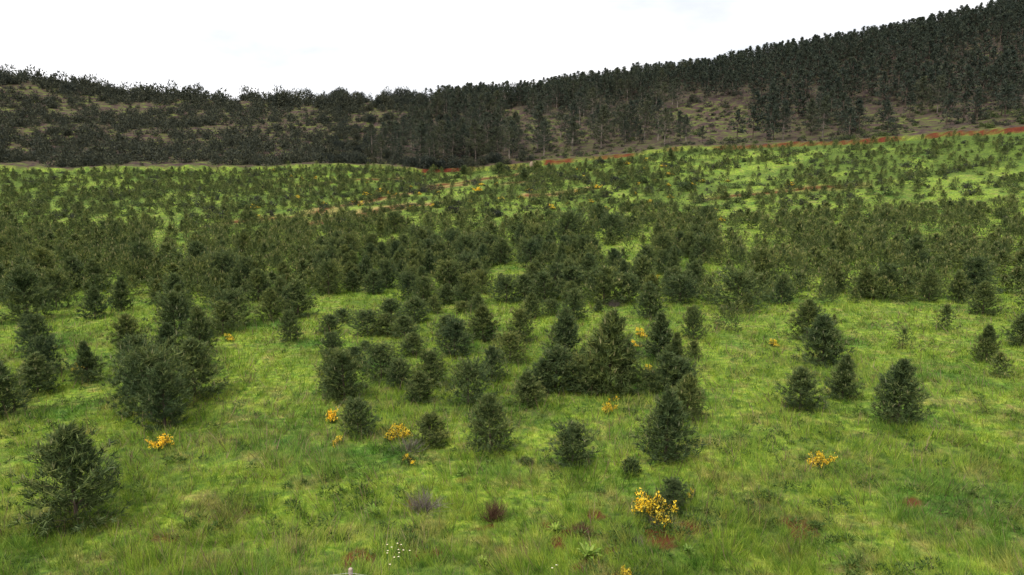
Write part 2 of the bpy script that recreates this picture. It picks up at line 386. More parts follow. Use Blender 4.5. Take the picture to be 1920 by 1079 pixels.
def dome(seed, n, ratio, size, wid, clumps=9, up=.35):
    rng = np.random.default_rng(seed)
    cc = unit(rng.normal(size=(clumps, 3))); cc[:, 2] = np.abs(cc[:, 2]) * .8 + .05; cc *= (.25 + .45 * rng.random((clumps, 1)))
    k = rng.integers(0, clumps, n); r = (.24 + .22 * rng.random(clumps))[k]
    q = unit(rng.normal(size=(n, 3))); p = cc[k] + q * (r * (.55 + .5 * rng.random(n)))[:, None]
    p[:, 2] = np.abs(p[:, 2]); P = p / np.array([1, 1, 1.0]); mx_ = P[:, 2].max()
    P = np.stack([P[:, 0] * ratio * .5 / .8, P[:, 1] * ratio * .5 / .8, P[:, 2] / mx_ * .94], -1)
    D = unit(q + np.array([0, 0, up]) + rng.normal(size=(n, 3)) * .5)
    return needles(P, D, size * (.6 + .8 * rng.random(n)), wid * (.7 + .6 * rng.random(n)), rng), P
def stems(seed, n, ratio, h=.7, r=.012):
    rng = np.random.default_rng(seed); T = []
    for _ in range(n):
        a = rng.random() * 6.28; q = ratio * .38 * rng.random() ** .5; k = h * (.6 + .4 * rng.random())
        T.append(tube([(0, 0, -.05), (q * .35 * math.cos(a), q * .35 * math.sin(a), k * .45), (q * math.cos(a), q * math.sin(a), k)], [r, r * .7, r * .3], 4))
    return np.concatenate(T)

PINE = []                                               # young pine models: (crown, trunk, raw, ratio, words)
for i, (ratio, cone, wh, pw, word) in enumerate([(.78, .72, 12, 7, 'conical'), (.95, .58, 10, 8, 'broad'), (1.12, .42, 9, 9, 'rounded'), (.68, .80, 13, 6, 'slender'),
                                                 (1.35, .36, 8, 10, 'squat'), (.88, .46, 10, 8, 'bushy'), (.80, .62, 11, 7, 'shaggy')]):
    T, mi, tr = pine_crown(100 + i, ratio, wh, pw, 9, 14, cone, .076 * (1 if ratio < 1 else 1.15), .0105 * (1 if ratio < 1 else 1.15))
    PINE.append((soup("pine_crown_mesh", T, [M_pine, M_shoot, M_young_lit], mi), soup("pine_trunk_mesh", tr, M_bark), ratio, word))
TALL = []
for i, (ratio, base, nb) in enumerate([(.60, .20, 50), (.68, .26, 46), (.50, .16, 50), (.74, .32, 40), (.62, .30, 34), (.52, .12, 54)]):
    T, tr = tall_crown(200 + i, ratio, base, nb, 10, 8, .038, .0095)
    TALL.append((soup("tall_pine_crown_mesh", T, M_tall), soup("tall_pine_trunk_mesh", tr, M_palebark), ratio))
SHRUB = []
for i, (ratio, n) in enumerate([(1.3, 1300), (1.7, 1500), (1.1, 1200), (2.0, 1600), (1.45, 1100)]):
    T, _ = dome(300 + i, n, ratio, .13, .05, 8 + i)
    SHRUB.append((soup("shrub_mesh", T, M_shrub), soup("bush_mesh", T, M_green), T, ratio))
FARP = []                                               # light models merged into the distant mass
for i, (ratio, cone, wh, pw) in enumerate([(.80, .85, 7, 5), (1.0, .6, 6, 6), (1.3, .45, 5, 7)]):
    T, mi, tr = pine_crown(400 + i, ratio * 1.1, wh + 1, pw, 5, 6, cone, .115, .026, shoots=True); FARP.append((T, mi, ratio))
FARS = [dome(450 + i, 220, r_, .20, .10, 6)[0] for i, r_ in enumerate((1.2, 1.6, 2.0))]
FART = [tall_crown(470 + i, r_, b_, 30, 6, 5, .062, .022) for i, (r_, b_) in enumerate([(.58, .18), (.68, .25), (.52, .15)])]

rs = np.random.default_rng(7); random.seed(7)
ORD = "first second third fourth fifth sixth seventh eighth ninth tenth eleventh twelfth thirteenth fourteenth fifteenth sixteenth seventeenth eighteenth nineteenth twentieth".split()
def nth(k):
    if k < 20: return ORD[k]
    tens = {2: 'twenty', 3: 'thirty', 4: 'forty', 5: 'fifty', 6: 'sixty'}; a, b = divmod(k + 1, 10)
    if b == 0: return {2: 'twentieth', 3: 'thirtieth', 4: 'fortieth', 5: 'fiftieth', 6: 'sixtieth'}[a]
    return tens[a] + '-' + ORD[b - 1]

# ---------------------------------------------------------------- young pines one can point to
# (px, base py, height px, width px, model, label)
PN = [
 (647, 752, 88, 78, 5, "big dense young pine at the left edge of the photo, level with the central thicket"),
 (625, 668, 38, 45, 2, "low young pine peeping out directly behind the big dense pine at the left edge"),
 (774, 668, 42, 46, 6, "dark young pine right behind the wide double mound of pines on the left"),
 (760, 634, 38, 50, 1, "greyish young pine standing just above and behind the dark one left of centre"),
 (716, 713, 56, 76, 4, "wide mound-like young pine, left half of the merged pair on the left"),
 (752, 728, 48, 50, 2, "short dark young pine wedged between the wide mound and the bushy pine"),
 (808, 723, 60, 58, 5, "bushy young pine on the right end of the merged clump left of centre"),
 (788, 754, 56, 52, 0, "small conical young pine in front of the bushy clump left of centre"),
 (878, 759, 68, 80, 4, "wide faint brownish-green young pine left of the photo's centre line"),
 (922, 716, 60, 50, 1, "upright young pine with dark base behind the lone pine in open grass"),
 (852, 668, 62, 62, 5, "round very dark young pine with a yellow bloom poking out above it"),
 (843, 636, 38, 54, 2, "low pine joined to the back of the round very dark pine"),
 (905, 638, 62, 58, 0, "pointed young pine next on the right of the round very dark pine"),
 (957, 681, 46, 62, 4, "low spreading young pine near the centre, between two upright pines"),
 (690, 629, 38, 66, 4, "low wide young pine left of a grassy gap, in the left of the field"),
 (726, 629, 34, 46, 2, "rounded young pine touching the low wide pine on its right side"),
 (684, 658, 16, 26, 2, "tiny round pine seedling alone in bright grass on the left"),
 (735, 596, 30, 46, 2, "rounded young pine at the lower left front of the dense belt"),
 (776, 605, 42, 48, 5, "bushy young pine on the front edge of the belt, beside a bright grass gap"),
 (812, 588, 30, 32, 1, "small dark young pine on the left bank of the bright grass gap"),
 (838, 571, 36, 36, 6, "shaggy young pine at the top of the bright grass gap"),
 (867, 588, 20, 32, 2, "tiny low pine on the left foot of a small upright pine"),
 (895, 589, 36, 30, 0, "small upright pine right of the bright grass gap"),
 (950, 568, 40, 56, 4, "pale grey-green spreading pine at the front of the belt near the centre"),
 (618, 628, 32, 40, 2, "dark young pine cut by the photo's left edge, second up from the fence"),
 (642, 607, 22, 38, 4, "flat little pine near the left edge, just below the dense belt"),
 (976, 641, 56, 46, 5, "bushy upright young pine just right of the centre line, above the low spreading one"),
 (990, 761, 62, 58, 0, "young pine standing alone just left in front of the big thicket"),
 (1058, 682, 98, 62, 0, "tall pointed young pine rising behind the left part of the big thicket"),
 (1040, 733, 78, 88, 1, "broad young pine forming the left end of the big thicket"),
 (1086, 735, 62, 62, 5, "dark young pine filling the middle of the big thicket"),
 (1142, 742, 152, 98, 0, "tallest and biggest young pine of the field, heart of the big thicket"),
 (1172, 741, 96, 50, 6, "shaggy pine leaning on the right flank of the tallest pine"),
 (995, 598, 46, 38, 0, "little conical pine right of the centre line in front of the belt"),
 (1022, 567, 50, 50, 5, "bushy pine at the belt's front edge, behind the little conical pine"),
 (1076, 601, 54, 50, 1, "dense pine with a yellow bloom at its top, above the pointed tall pine"),
 (1035, 592, 24, 40, 4, "low shrubby pine between the little conical pine and the dense one"),
 (1131, 571, 60, 74, 2, "large round dark pine with bare twigs at its right foot"),
 (1122, 586, 20, 18, 0, "tiny pine seedling just below the large round dark pine"),
 (1219, 598, 64, 48, 0, "solitary upright pine on bright green grass right of centre"),
 (1275, 570, 42, 64, 4, "low wide pine near the right edge above the bright green grass"),
 (1236, 676, 84, 58, 3, "slender dark pine right of the two upper yellow bushes"),
 (1264, 692, 66, 42, 3, "narrow pale-tipped pine close on the right of the slender dark one"),
 (1250, 746, 78, 78, 1, "broad dark pine behind the tall conical pine of the lower right"),
 (1287, 790, 86, 62, 0, "pine with pale upright shoots at the right edge, behind the lower right cone"),
 (1300, 636, 52, 42, 2, "rounded pine cut by the photo's right edge on the bright grass"),
 (1301, 674, 32, 30, 1, "small dark pine at the right edge below the rounded one"),
 (1247, 866, 132, 92, 0, "tall conical pine with pale bare twigs in it, lower right foreground"),
 (1073, 873, 74, 80, 2, "round loose young pine alone in the open foreground grass"),
 (922, 850, 104, 84, 1, "lone broad pine in the middle of the open foreground grass"),
 (805, 838, 60, 60, 5, "compact round pine just right of the bright yellow broom"),
 (673, 818, 62, 64, 2, "soft rounded pine above the yellow bush at the lower left"),
 (1262, 956, 58, 56, 5, "small bushy pine directly behind the largest yellow broom"),
 (1107, 740, 58, 62, 2, "low rounded pine tucked at the left foot of the tallest pine"),
 (1018, 736, 58, 52, 6, "shaggy low pine at the outer left corner of the big thicket"),
 (1116, 704, 62, 56, 1, "half-hidden pine behind the left shoulder of the tallest pine"),
 (1278, 742, 64, 60, 5, "bushy pine squeezed behind the pale-shoot pine at the right edge"),
 (1218, 742, 40, 50, 4, "low spreading pine on the left of the broad dark lower-right pine"),
 (624, 744, 62, 50, 1, "pine half cut off by the left edge, fused to the big dense pine"),
 (621, 704, 44, 40, 2, "small pine at the left edge between the big dense pine and those behind"),
 (663, 690, 34, 44, 2, "low pine top showing behind the right shoulder of the big dense left pine"),
 (935, 326, 18, 28, 1, "dark young pine on the brown terrace edge below the red bank, near the centre"),
 (871, 327, 15, 22, 0, "small dark pine left of centre on the terrace just below the red bank"),
 (1006, 322, 16, 18, 2, "small compact dark pine just right of the pale rocks"),
 (983, 340, 22, 20, 0, "small pointed pine below the pale rocks by the red bank"),
 (1258, 303, 22, 14, 3, "little upright dark pine just below the red bank near the right edge"),
 (1166, 353, 16, 20, 0, "small pointed pine alone on bright green in the upper right field"),
 (1164, 318, 14, 24, 2, "round dark little pine beneath the orange bloom in the upper field"),
]
pines = []                                              # (x, y, h, w, model, label)
for px, py, hp, wp, mdl, lab in PN:
    gx, gy = unproject(px, py, H); dd = gy / math.cos(math.atan2(abs(gx), gy)) if False else gy
    pines.append([gx, gy, hp * dd / FPX * 1.02, wp * dd / FPX * 1.32, mdl, lab])
man = np.array([[p[0], p[1]] for p in pines])
# the rest of the plantation, row after row
auto = []; taken = [(p[0], p[1], p[3] * .45) for p in pines]
row = 13.0
while row < 178:
    step = 2.5 if row < 48 else (1.75 if row < 80 else 2.1)
    xs = np.arange(-.82 * row - 3, .82 * row + 3, step)
    for xx in xs:
        x_ = xx + rs.normal() * step * .30; y_ = row + rs.normal() * step * .30
        z_ = float(H(x_, y_)); px, py = project(x_, y_, z_)
        if y_ > cut_y(x_) - 3: continue
        side = px < 600 or px > 1320
        if not side and py > 580: continue
        n = float(fbm(x_ / 7, y_ / 7, 61, 3)); keep = 0
        if y_ < 48: keep = .50 if n > .42 else .16
        elif y_ < 62: keep = .74 if n > .42 else .32
        elif y_ < 100: keep = .93 if n > .40 else .48
        else:
            band = float(fbm((x_ + .55 * y_) / 26, (y_ - .62 * x_) / 5.5, 63, 3)); keep = (.82 if band > .49 else .34) * (1 if n > .42 else .5)
        if y_ < 20: keep *= .4
        if y_ < 34 and (px < 600 and px > 520 or 1320 < px < 1440): keep = 0
        if y_ < 48 and px > 1320: keep *= .7
        if not side:
            if abs(px - 1170) < 55 and 455 < py < 500: keep *= .15
            if abs(px - 730) < 40 and 445 < py < 468: keep *= .3
            if abs(px - 1200) < 60 and 540 < py: keep *= .3
        if y_ > 100 and px < 745 and py < 372: keep = .8
        if rs.random() > keep: continue
        h_ = (1.35 + .95 * rs.random()) * (1 if y_ < 100 else .72) * (.94 if 60 < y_ else 1)
        if rs.random() < .10: h_ *= .5
        if rs.random() < .06: h_ *= 1.35
        m_ = int(rs.integers(0, 7)); w_ = h_ * PINE[m_][2] * (1.0 + .45 * rs.random()) * (.9 if y_ > 55 else 1)
        if any(abs(a - x_) < b2 and abs(b - y_) < b2 for a, b, b2 in taken): continue
        auto.append([x_, y_, h_, w_, m_, None])
    row += step * .9
cen = [a for a in auto if abs(960 - project(a[0], a[1], 0)[0]) < 350]
auto.sort(key=lambda a: -(a[2] / a[1]) * (1.0 if abs(a[0] / a[1]) < .28 else .62))
n_ind = 298 - len(pines)
ind, rest = auto[:n_ind], auto[n_ind:]
ind.sort(key=lambda a: a[1])
bands = 16; per = math.ceil(len(ind) / bands)
for b in range(bands):
    grp = sorted(ind[b * per:(b + 1) * per], key=lambda a: a[0] / a[1])
    for k, a in enumerate(grp):
        size = 'tall' if a[2] > 2.1 else ('small' if a[2] < 1.2 else 'mid-sized')
        a[5] = f"{size} {PINE[a[4]][3]} young pine, {nth(k)} from left in the {nth(b)} plantation row"
PROTO = {}
def place_pine(x_, y_, h_, w_, m_, lab):
    crown, trunk, ratio, word = PINE[m_]
    z_ = float(H(x_, y_)) - .02; rz = rs.random() * 6.28; s = (w_ / ratio, w_ / ratio, h_)
    if m_ not in PROTO:
        t = link("young_pine", None, None, (x_, y_, z_), rz, s); a = link("trunk", trunk, t); b = link("crown", crown, t); PROTO[m_] = (t, a, b)
    else:
        p = PROTO[m_]; t = p[0].copy(); COL.objects.link(t); t.location = (x_, y_, z_); t.rotation_euler = (0, 0, rz); t.scale = s
        for c in p[1:]: d = c.copy(); COL.objects.link(d); d.parent = t
    t['label'] = lab; t['category'] = 'young pine'; t['group'] = 'young pines planted across the field'
for p in pines + ind: place_pine(*p)
def merge(items, models, name, mats, **props):           # items: (x,y,z,rz,sx,sy,sz,model)
    TT = []; MI = []
    for (x_, y_, z_, a, sx, sy, sz, m_) in items:
        T = models[m_][0]; mi = models[m_][1]
        c, s_ = math.cos(a), math.sin(a); V = T * np.array([sx, sy, sz])
        TT.append(np.stack([V[..., 0] * c - V[..., 1] * s_ + x_, V[..., 0] * s_ + V[..., 1] * c + y_, V[..., 2] + z_], -1).astype(np.float32)); MI.append(mi)
    return link(name, soup(name, np.concatenate(TT), mats, np.concatenate(MI)), None, **props)
items = []
for x_, y_, h_, w_, m_, _ in rest:
    k = int(rs.integers(0, 3)); items.append((x_, y_, float(H(x_, y_)) - .02, rs.random() * 6.28, w_ / FARP[k][2] * .95, w_ / FARP[k][2] * .95, h_, k))
merge(items, FARP, "distant_young_pines", [M_pine, M_shoot, M_young_lit], kind='stuff', label="the many small young pines crowding the middle and upper field", category='young pines')
print("young pines", len(pines), len(ind), len(rest))

# ---------------------------------------------------------------- tall pines on the hill
tall = []
yy = 176.0
while yy < 345:
    st = 4.2 + (yy - 180) * .012 if yy < 285 else 3.7
    for xx in np.arange(-.80 * yy, .80 * yy, st):
        x_ = xx + rs.normal() * st * .32; y_ = yy + rs.normal() * st * .32
        sc = y_ - float(cut_y(x_))
        if sc < 6: continue
        z_ = float(H(x_, y_)); px, py = project(x_, y_, z_)
        f = float(forest(x_, y_, px, py))
        if px < 600: f *= sstep(.40, .62, float(fbm(x_ / 30, y_ / 30, 77, 3))) * .0 + .0
        if rs.random() > f * (.66 if y_ < 300 else .95): continue
        h_ = 6.6 + 4.6 * rs.random() - (1.2 if sc < 14 else 0)
        if rs.random() < .12: h_ *= .65
        if y_ > 300: h_ = 6.2 + 2.0 * rs.random()
        tall.append([x_, y_, z_, h_, px, py])
    yy += st * .9
# lone wood-edge pines the photo lets one tell apart
TP = [(1008, 283, 84, "lone open-crowned pine on the grassy clearing, left of the forked-looking pair"),
      (1072, 275, 82, "full pine in the middle of the hillside clearing, leaning crown to the left"),
      (1127, 278, 78, "tall pine closing the right side of the hillside clearing"),
      (1182, 257, 66, "dark pine with a visible trunk, left of the bare trunk pair on the right"),
      (1208, 261, 68, "pine with bare lower trunk standing on brown litter on the right"),
      (1234, 264, 74, "rightmost pine of the brown-litter group, its pale trunk clear of needles"),
      (1270, 202, 52, "slim pine high on the right slope with a thin pale bare trunk"),
      (815, 306, 56, "pale-trunked pine at the foot of the wood, left of centre"),
      (905, 297, 60, "pine at the wood's lower edge standing just left of the centre"),
      (880, 301, 62, "pine at the foot of the wood with thin light trunk above the red bank"),
      (955, 290, 66, "dense dark pine at the wood's foot right beside the clearing"),
      (985, 150, 0, ""), ]
TPp = []
for px, py, hp, lab in TP:
    if not hp: continue
    gx, gy = unproject(px, py, H); TPp.append([gx, gy, float(H(gx, gy)), hp * gy / FPX, px, py, lab])
tall = [t for t in tall if all(math.hypot(t[0] - q[0], t[1] - q[1]) > 2.6 for q in TPp)]
tall.sort(key=lambda t: -(t[3] / t[1]) * (1.0 if abs(t[4] - 960) < 350 else .55) * (1.35 if t[1] > 318 else 1))
ti, tr_ = tall[:288], tall[288:]
ti.sort(key=lambda t: t[1]); bands = 14; per = math.ceil(len(ti) / bands)
for b in range(bands):
    for k, a in enumerate(sorted(ti[b * per:(b + 1) * per], key=lambda a: a[0] / a[1])):
        size = 'tall' if a[3] > 9.6 else ('short' if a[3] < 7 else 'full-grown')
        a.append(f"{size} dark wood pine, {nth(k)} from left in the {nth(b)} tier above the bank")
TPROTO = {}
for x_, y_, z_, h_, px, py, lab in TPp + ti:
    k = int(rs.integers(0, len(TALL))); ratio = TALL[k][2]; s = (h_ * (.95 + .3 * rs.random()),) * 2 + (h_,); rz = rs.random() * 6.28
    if k not in TPROTO:
        t = link("pine_tree", None, None, (x_, y_, z_ - .05), rz, s); TPROTO[k] = (t, link("trunk", TALL[k][1], t), link("crown", TALL[k][0], t))
    else:
        p = TPROTO[k]; t = p[0].copy(); COL.objects.link(t); t.location = (x_, y_, z_ - .05); t.rotation_euler = (0, 0, rz); t.scale = s
        for c in p[1:]: d = c.copy(); COL.objects.link(d); d.parent = t
    t['label'] = lab; t['category'] = 'pine tree'; t['group'] = 'tall pines of the hillside wood'
FM = [(np.concatenate([a, b]), np.concatenate([np.zeros(len(a), int), np.ones(len(b), int)])) for a, b in FART]
merge([(t[0], t[1], t[2] - .05, rs.random() * 6.28, t[3] * 1.1, t[3] * 1.1, t[3], int(rs.integers(0, 3))) for t in tr_], FM, "distant_pine_wood", [M_tall, M_bark],
      kind='stuff', label="the farther pines of the wood covering the upper right of the hill", category='pine wood')
print("tall", len(tall), len(tr_))

# ---------------------------------------------------------------- shrubs: maquis on the hill, low bushes in the upper field
SH = [(803, 361, 18, 34, 'b', "largest dark purplish bush on the brown terrace edge, left upper field"),
      (781, 364, 9, 16, 'b', "small dark bush touching the left side of the largest terrace bush"),
      (855, 335, 9, 16, 'g', "small green bush on the terrace left of the dark pine pair"),
      (948, 322, 14, 22, 'b', "dark bush beside the dark terrace pine just below the red bank"),
      (705, 371, 9, 22, 'b', "dark low bush right of the yellow blooms on the left upper field"),
      (762, 370, 8, 18, 'b', "flat dark bush on grass below the largest terrace bush"),
      (789, 383, 10, 18, 'g', "round green bush on the orange streak, left upper field"),
      (816, 385, 10, 14, 'g', "round green bush next right along the orange streak"),
      (650, 414, 12, 18, 'b', "dark bush on the tan streak near the left edge"),
      (899, 366, 10, 26, 'g', "dark green bush right under the bright yellow bloom, upper field"),
      (1048, 333, 12, 28, 'b', "dark bush right of the little dark pines below the red bank"),
      (1030, 320, 10, 26, 'g', "long low green bush just right of the pale rocks"),
      (1125, 308, 10, 22, 'b', "dark bush left of the orange-tipped one close below the red bank"),
      (1180, 889, 42, 50, 'g', "pale loose bush left of the tall conical pine in the lower right foreground"),
      (1290, 357, 16, 44, 'g', "wide dark bush near the right edge in the upper field"),
      (1245, 405, 14, 20, 'g', "round dark bush on pale grass near the right edge, middle distance"),
      (985, 868, 14, 40, 'g', "small dark green weed bush in the grass between two foreground pines"),
      (1180, 773, 12, 32, 'g', "low dark sprawling bush just right of the small yellow bush by the thicket")]
shr = []
for px, py, hp, wp, kd, lab in SH:
    gx, gy = unproject(px, py, H); shr.append([gx, gy, float(H(gx, gy)), hp * gy / FPX, wp * gy / FPX, kd, lab, px])
sa = []
yy = 92.0
while yy < 352:
    st = 1.75 if yy < 180 else 2.5 + (yy - 180) * .004
    for xx in np.arange(-.80 * yy, .80 * yy, st):
        x_ = xx + rs.normal() * st * .35; y_ = yy + rs.normal() * st * .35
        sc = y_ - float(cut_y(x_)); 
        if -2.2 < sc < 2.5: continue
        z_ = float(H(x_, y_)); px, py = project(x_, y_, z_); n = float(fbm(x_ / 9, y_ / 9, 81, 3)); n2 = float(fbm(x_ / 4, y_ / 4, 82, 2))
        if sc < 0:
            band = float(fbm((x_ + .55 * y_) / 26, (y_ - .62 * x_) / 5.5, 63, 3)); keep = (.58 if band > .49 else .22) * (1 if n > .42 else .5)
            if sc > -13 and px > 830: keep = .08
            if px < 745 and py < 372: keep = .5
            h_ = .35 + .95 * rs.random() ** 1.7; w_ = h_ * (1.4 + 1.1 * rs.random()); kd = 'g' if rs.random() < .6 else 'b'
        else:
            f = float(forest(x_, y_, px, py)); keep = (1 - .80 * f) * (.80 if n > .45 else .16)
            if sc < 16 and f > .3 and px > 700: keep *= .35
            opn = 205 < py < 300 and px > 930
            if opn: keep *= 1.05
            if 'gap' and (abs(px - 1300) < 110 and 185 < py < 265): keep *= .8
            h_ = 1.1 + 2.4 * rs.random() ** 1.3; w_ = h_ * (1.15 + .7 * rs.random()); kd = 'b'
            if opn: h_ *= .38; w_ *= .55; kd = 'g' if rs.random() < .35 else 'b'
            if y_ > 312: h_ *= 1.35; keep = max(keep * .9, 0); w_ = h_ * (1.0 + .6 * rs.random())
        if rs.random() > keep: continue
        sa.append([x_, y_, z_, h_, w_, kd, None, px])
    yy += st * .9
for a in sa:                                            # big rounded oaks on the left crest
    if a[1] > 316 and rs.random() < .35: a[3] *= 1.7; a[4] *= 1.6
sa.sort(key=lambda t: -(t[3] * t[4]) ** .5 / t[1] * (1.0 if abs(t[7] - 960) < 350 else .5))
si, sr = sa[:270], sa[270:]
si.sort(key=lambda t: t[1]); bands = 14; per = math.ceil(len(si) / bands)
for b in range(bands):
    for k, a in enumerate(sorted(si[b * per:(b + 1) * per], key=lambda a: a[0] / a[1])):
        below = a[1] < float(cut_y(a[0]))
        where = "upper field" if below else "hillside"
        size = 'tall round' if a[3] > 2.6 else ('flat' if a[4] > a[3] * 1.6 else 'rounded')
        a[6] = f"{size} dark {where} bush, {nth(k)} from left in the {nth(b)} tier of bushes"
SP = {}
for x_, y_, z_, h_, w_, kd, lab, _ in shr + si:
    k = int(rs.integers(0, len(SHRUB))); me = SHRUB[k][0] if kd == 'b' else SHRUB[k][1]
    t = link("shrub", me, None, (x_, y_, z_ - .05), rs.random() * 6.28, (w_ / SHRUB[k][3], w_ / SHRUB[k][3], h_), label=lab, category='shrub', group='dark bushes of the slope')
SM = [(a, np.zeros(len(a), int)) for a in FARS] + [(a, np.ones(len(a), int)) for a in FARS]
merge([(t[0], t[1], t[2] - .05, rs.random() * 6.28, t[4] / 1.5, t[4] / 1.5, t[3], int(rs.integers(0, 3)) + (3 if t[5] == 'g' else 0)) for t in sr], SM, "distant_scrub", [M_shrub, M_green],
      kind='stuff', label="the mass of small dark bushes covering the left hillside and upper field", category='scrub')
print("shrubs", len(sa), len(sr))

# ---------------------------------------------------------------- yellow broom bushes
def bloom_model(seed, n_cl, ratio, dens, big=1.0):
    T1, P = dome(seed, 900, ratio, .16, .030, 7, .8); rng = np.random.default_rng(seed + 1)
    top = P[(P[:, 2] > .25)]; c = top[rng.integers(0, len(top), n_cl)]; C = np.repeat(c, dens, 0)
    C = C * 1.04 + rng.normal(size=C.shape) * np.array([.055, .055, .05]) * big; D = unit(rng.normal(size=C.shape) + np.array([0, 0, .5]))
    n = len(C); T2 = needles(C, D, .075 * big * (.6 + .8 * rng.random(n)), .055 * big * (.7 + .6 * rng.random(n)), rng)
    return soup("broom_foliage_mesh", np.concatenate([T1, stems(seed, 14, ratio, .7)]), M_gorse), soup("broom_blossom_mesh", T2, M_bloom), ratio
BL = [bloom_model(501, 60, 1.6, 15, 1.1), bloom_model(502, 28, 1.8, 20, 1.2), bloom_model(503, 11, 1.4, 24, 1.2), bloom_model(504, 78, 1.35, 13), bloom_model(505, 4, 1.3, 40, 1.2)]
GB = [(1226, 978, 66, 86, 3, "largest yellow-flowered broom, open and leggy, in the lower right foreground"),
      (744, 829, 36, 52, 0, "bright yellow flowering broom left of the compact round pine"),
      (768, 872, 32, 32, 4, "dark little broom with just two yellow blooms below the bright yellow one"),
      (626, 792, 28, 30, 0, "yellow flowering broom at the left edge, the upper of two there"),
      (631, 836, 20, 30, 1, "small yellow broom at the left edge, the lower of two there"),
      (1142, 777, 25, 30, 0, "small bright yellow broom just in front of the tallest pine"),
      (1153, 758, 22, 20, 4, "spindly broom with one yellow bloom behind the small bright one"),
      (1296, 940, 34, 26, 2, "yellow-tipped broom at the right edge beside the largest broom"),
      (1163, 1098, 44, 50, 0, "yellow broom top showing at the bottom edge of the photo"),
      (1201, 633, 20, 30, 1, "yellow broom left of the slender dark pine, the upper of two"),
      (1192, 652, 14, 26, 1, "yellow broom left of the slender dark pine, the lower of two"),
      (1216, 699, 18, 26, 1, "orange-yellow broom left of the narrow pale-tipped pine"),
      (1080, 668, 14, 16, 2, "small yellow bloom beside the tall pointed pine of the thicket"),
      (1123, 689, 14, 18, 4, "orange bloom showing in front of the tallest pine's needles"),
      (841, 604, 14, 16, 1, "yellow bloom right behind the round very dark pine"),
      (1062, 562, 12, 14, 1, "yellow bloom at the front edge of the belt, right of centre"),
      (1232, 524, 9, 14, 1, "yellow bloom in the belt near the right edge"),
      (895, 361, 11, 20, 0, "brightest yellow broom of the upper field, left of centre"),
      (770, 396, 10, 20, 1, "orange-yellow broom on the dry streak of the left upper field"),
      (684, 416, 9, 12, 0, "yellow broom on the tan streak near the left edge"),
      (690, 368, 8, 24, 1, "long low yellow broom on the left upper field"),
      (1086, 363, 9, 16, 0, "yellow broom in the middle of the right upper field"),
      (1174, 310, 9, 18, 2, "orange broom just under the red bank on the right"),
      (1210, 304, 8, 14, 1, "orange broom right of the one under the red bank"),
      (1208, 320, 7, 14, 2, "faint orange broom lower on the right upper field"),
      (1254, 330, 8, 26, 2, "long orange-brown broom patch near the right edge, upper field"),
      (1243, 314, 7, 18, 2, "orange broom above the long orange-brown patch"),
      (1196, 348, 6, 12, 1, "yellow broom dot in the bushy part of the right upper field"),
      (1258, 372, 7, 12, 1, "yellow broom dot near the right edge among dark bushes"),
      (895, 524, 8, 12, 1, "yellow dot of broom deep inside the dense belt of pines"),
      (1290, 470, 10, 14, 2, "orange broom at the right edge beside a bright grass gap")]
for px, py, hp, wp, m_, lab in GB:
    gx, gy = unproject(px, py, H); f, b, ratio = BL[m_]
    t = link("broom_bush", None, None, (gx, gy, float(H(gx, gy)) - .02), rs.random() * 6.28, (wp * gy / FPX / ratio, wp * gy / FPX / ratio, hp * gy / FPX),
             label=lab, category='broom bush', group='yellow flowering brooms')
    link("foliage", f, t); link("blossoms", b, t)
SIDEB = [(300, 842, 34, 46, 'left, the nearest'), (150, 700, 24, 30, 'left, below the belt'), (430, 640, 16, 26, 'left, near the belt'), (1540, 880, 36, 50, 'right, the nearest'),
         (1700, 720, 24, 32, 'right, the middle one'), (1450, 650, 16, 26, 'right, near the belt'), (480, 392, 9, 20, 'left, far up the field'), (1480, 350, 9, 20, 'right, far up the field')]
for px, py, hp, wp, wd in SIDEB:
    gx, gy = unproject(px, py, H); f, b, ratio = BL[0 if hp > 20 else 1]
    t = link("broom_bush", None, None, (gx, gy, float(H(gx, gy)) - .02), rs.random() * 6.28, (wp * gy / FPX / ratio, wp * gy / FPX / ratio, hp * gy / FPX),
             label=f"yellow broom on the field's outer {wd}", category='broom bush', group='yellow flowering brooms')
    link("foliage", f, t); link("blossoms", b, t)

fb = []
while len(fb) < 46:
    px = 480 + 900 * rs.random(); py = 300 + 125 * rs.random()
    gx, gy = unproject(px, py, H)
    if gy < float(cut_y(gx)) - 2 and all(abs(px - q[0]) > 8 for q in fb) and all(math.hypot(px - q[0], py - q[1]) > 14 for q in GB): fb.append((px, py, gx, gy))
for k, (px, py, gx, gy) in enumerate(sorted(fb)):
    f, b, ratio = BL[int(rs.integers(0, 3))]; wm = .9 + 1.0 * rs.random()
    t = link("broom_bush", None, None, (gx, gy, float(H(gx, gy)) - .02), rs.random() * 6.28, (wm / ratio, wm / ratio, .55 + .4 * rs.random()),
             label=f"tiny yellow dot of broom, {nth(k)} from left among the faint ones of the upper field", category='broom bush', group='yellow flowering brooms')
    link("foliage", f, t); link("blossoms", b, t)

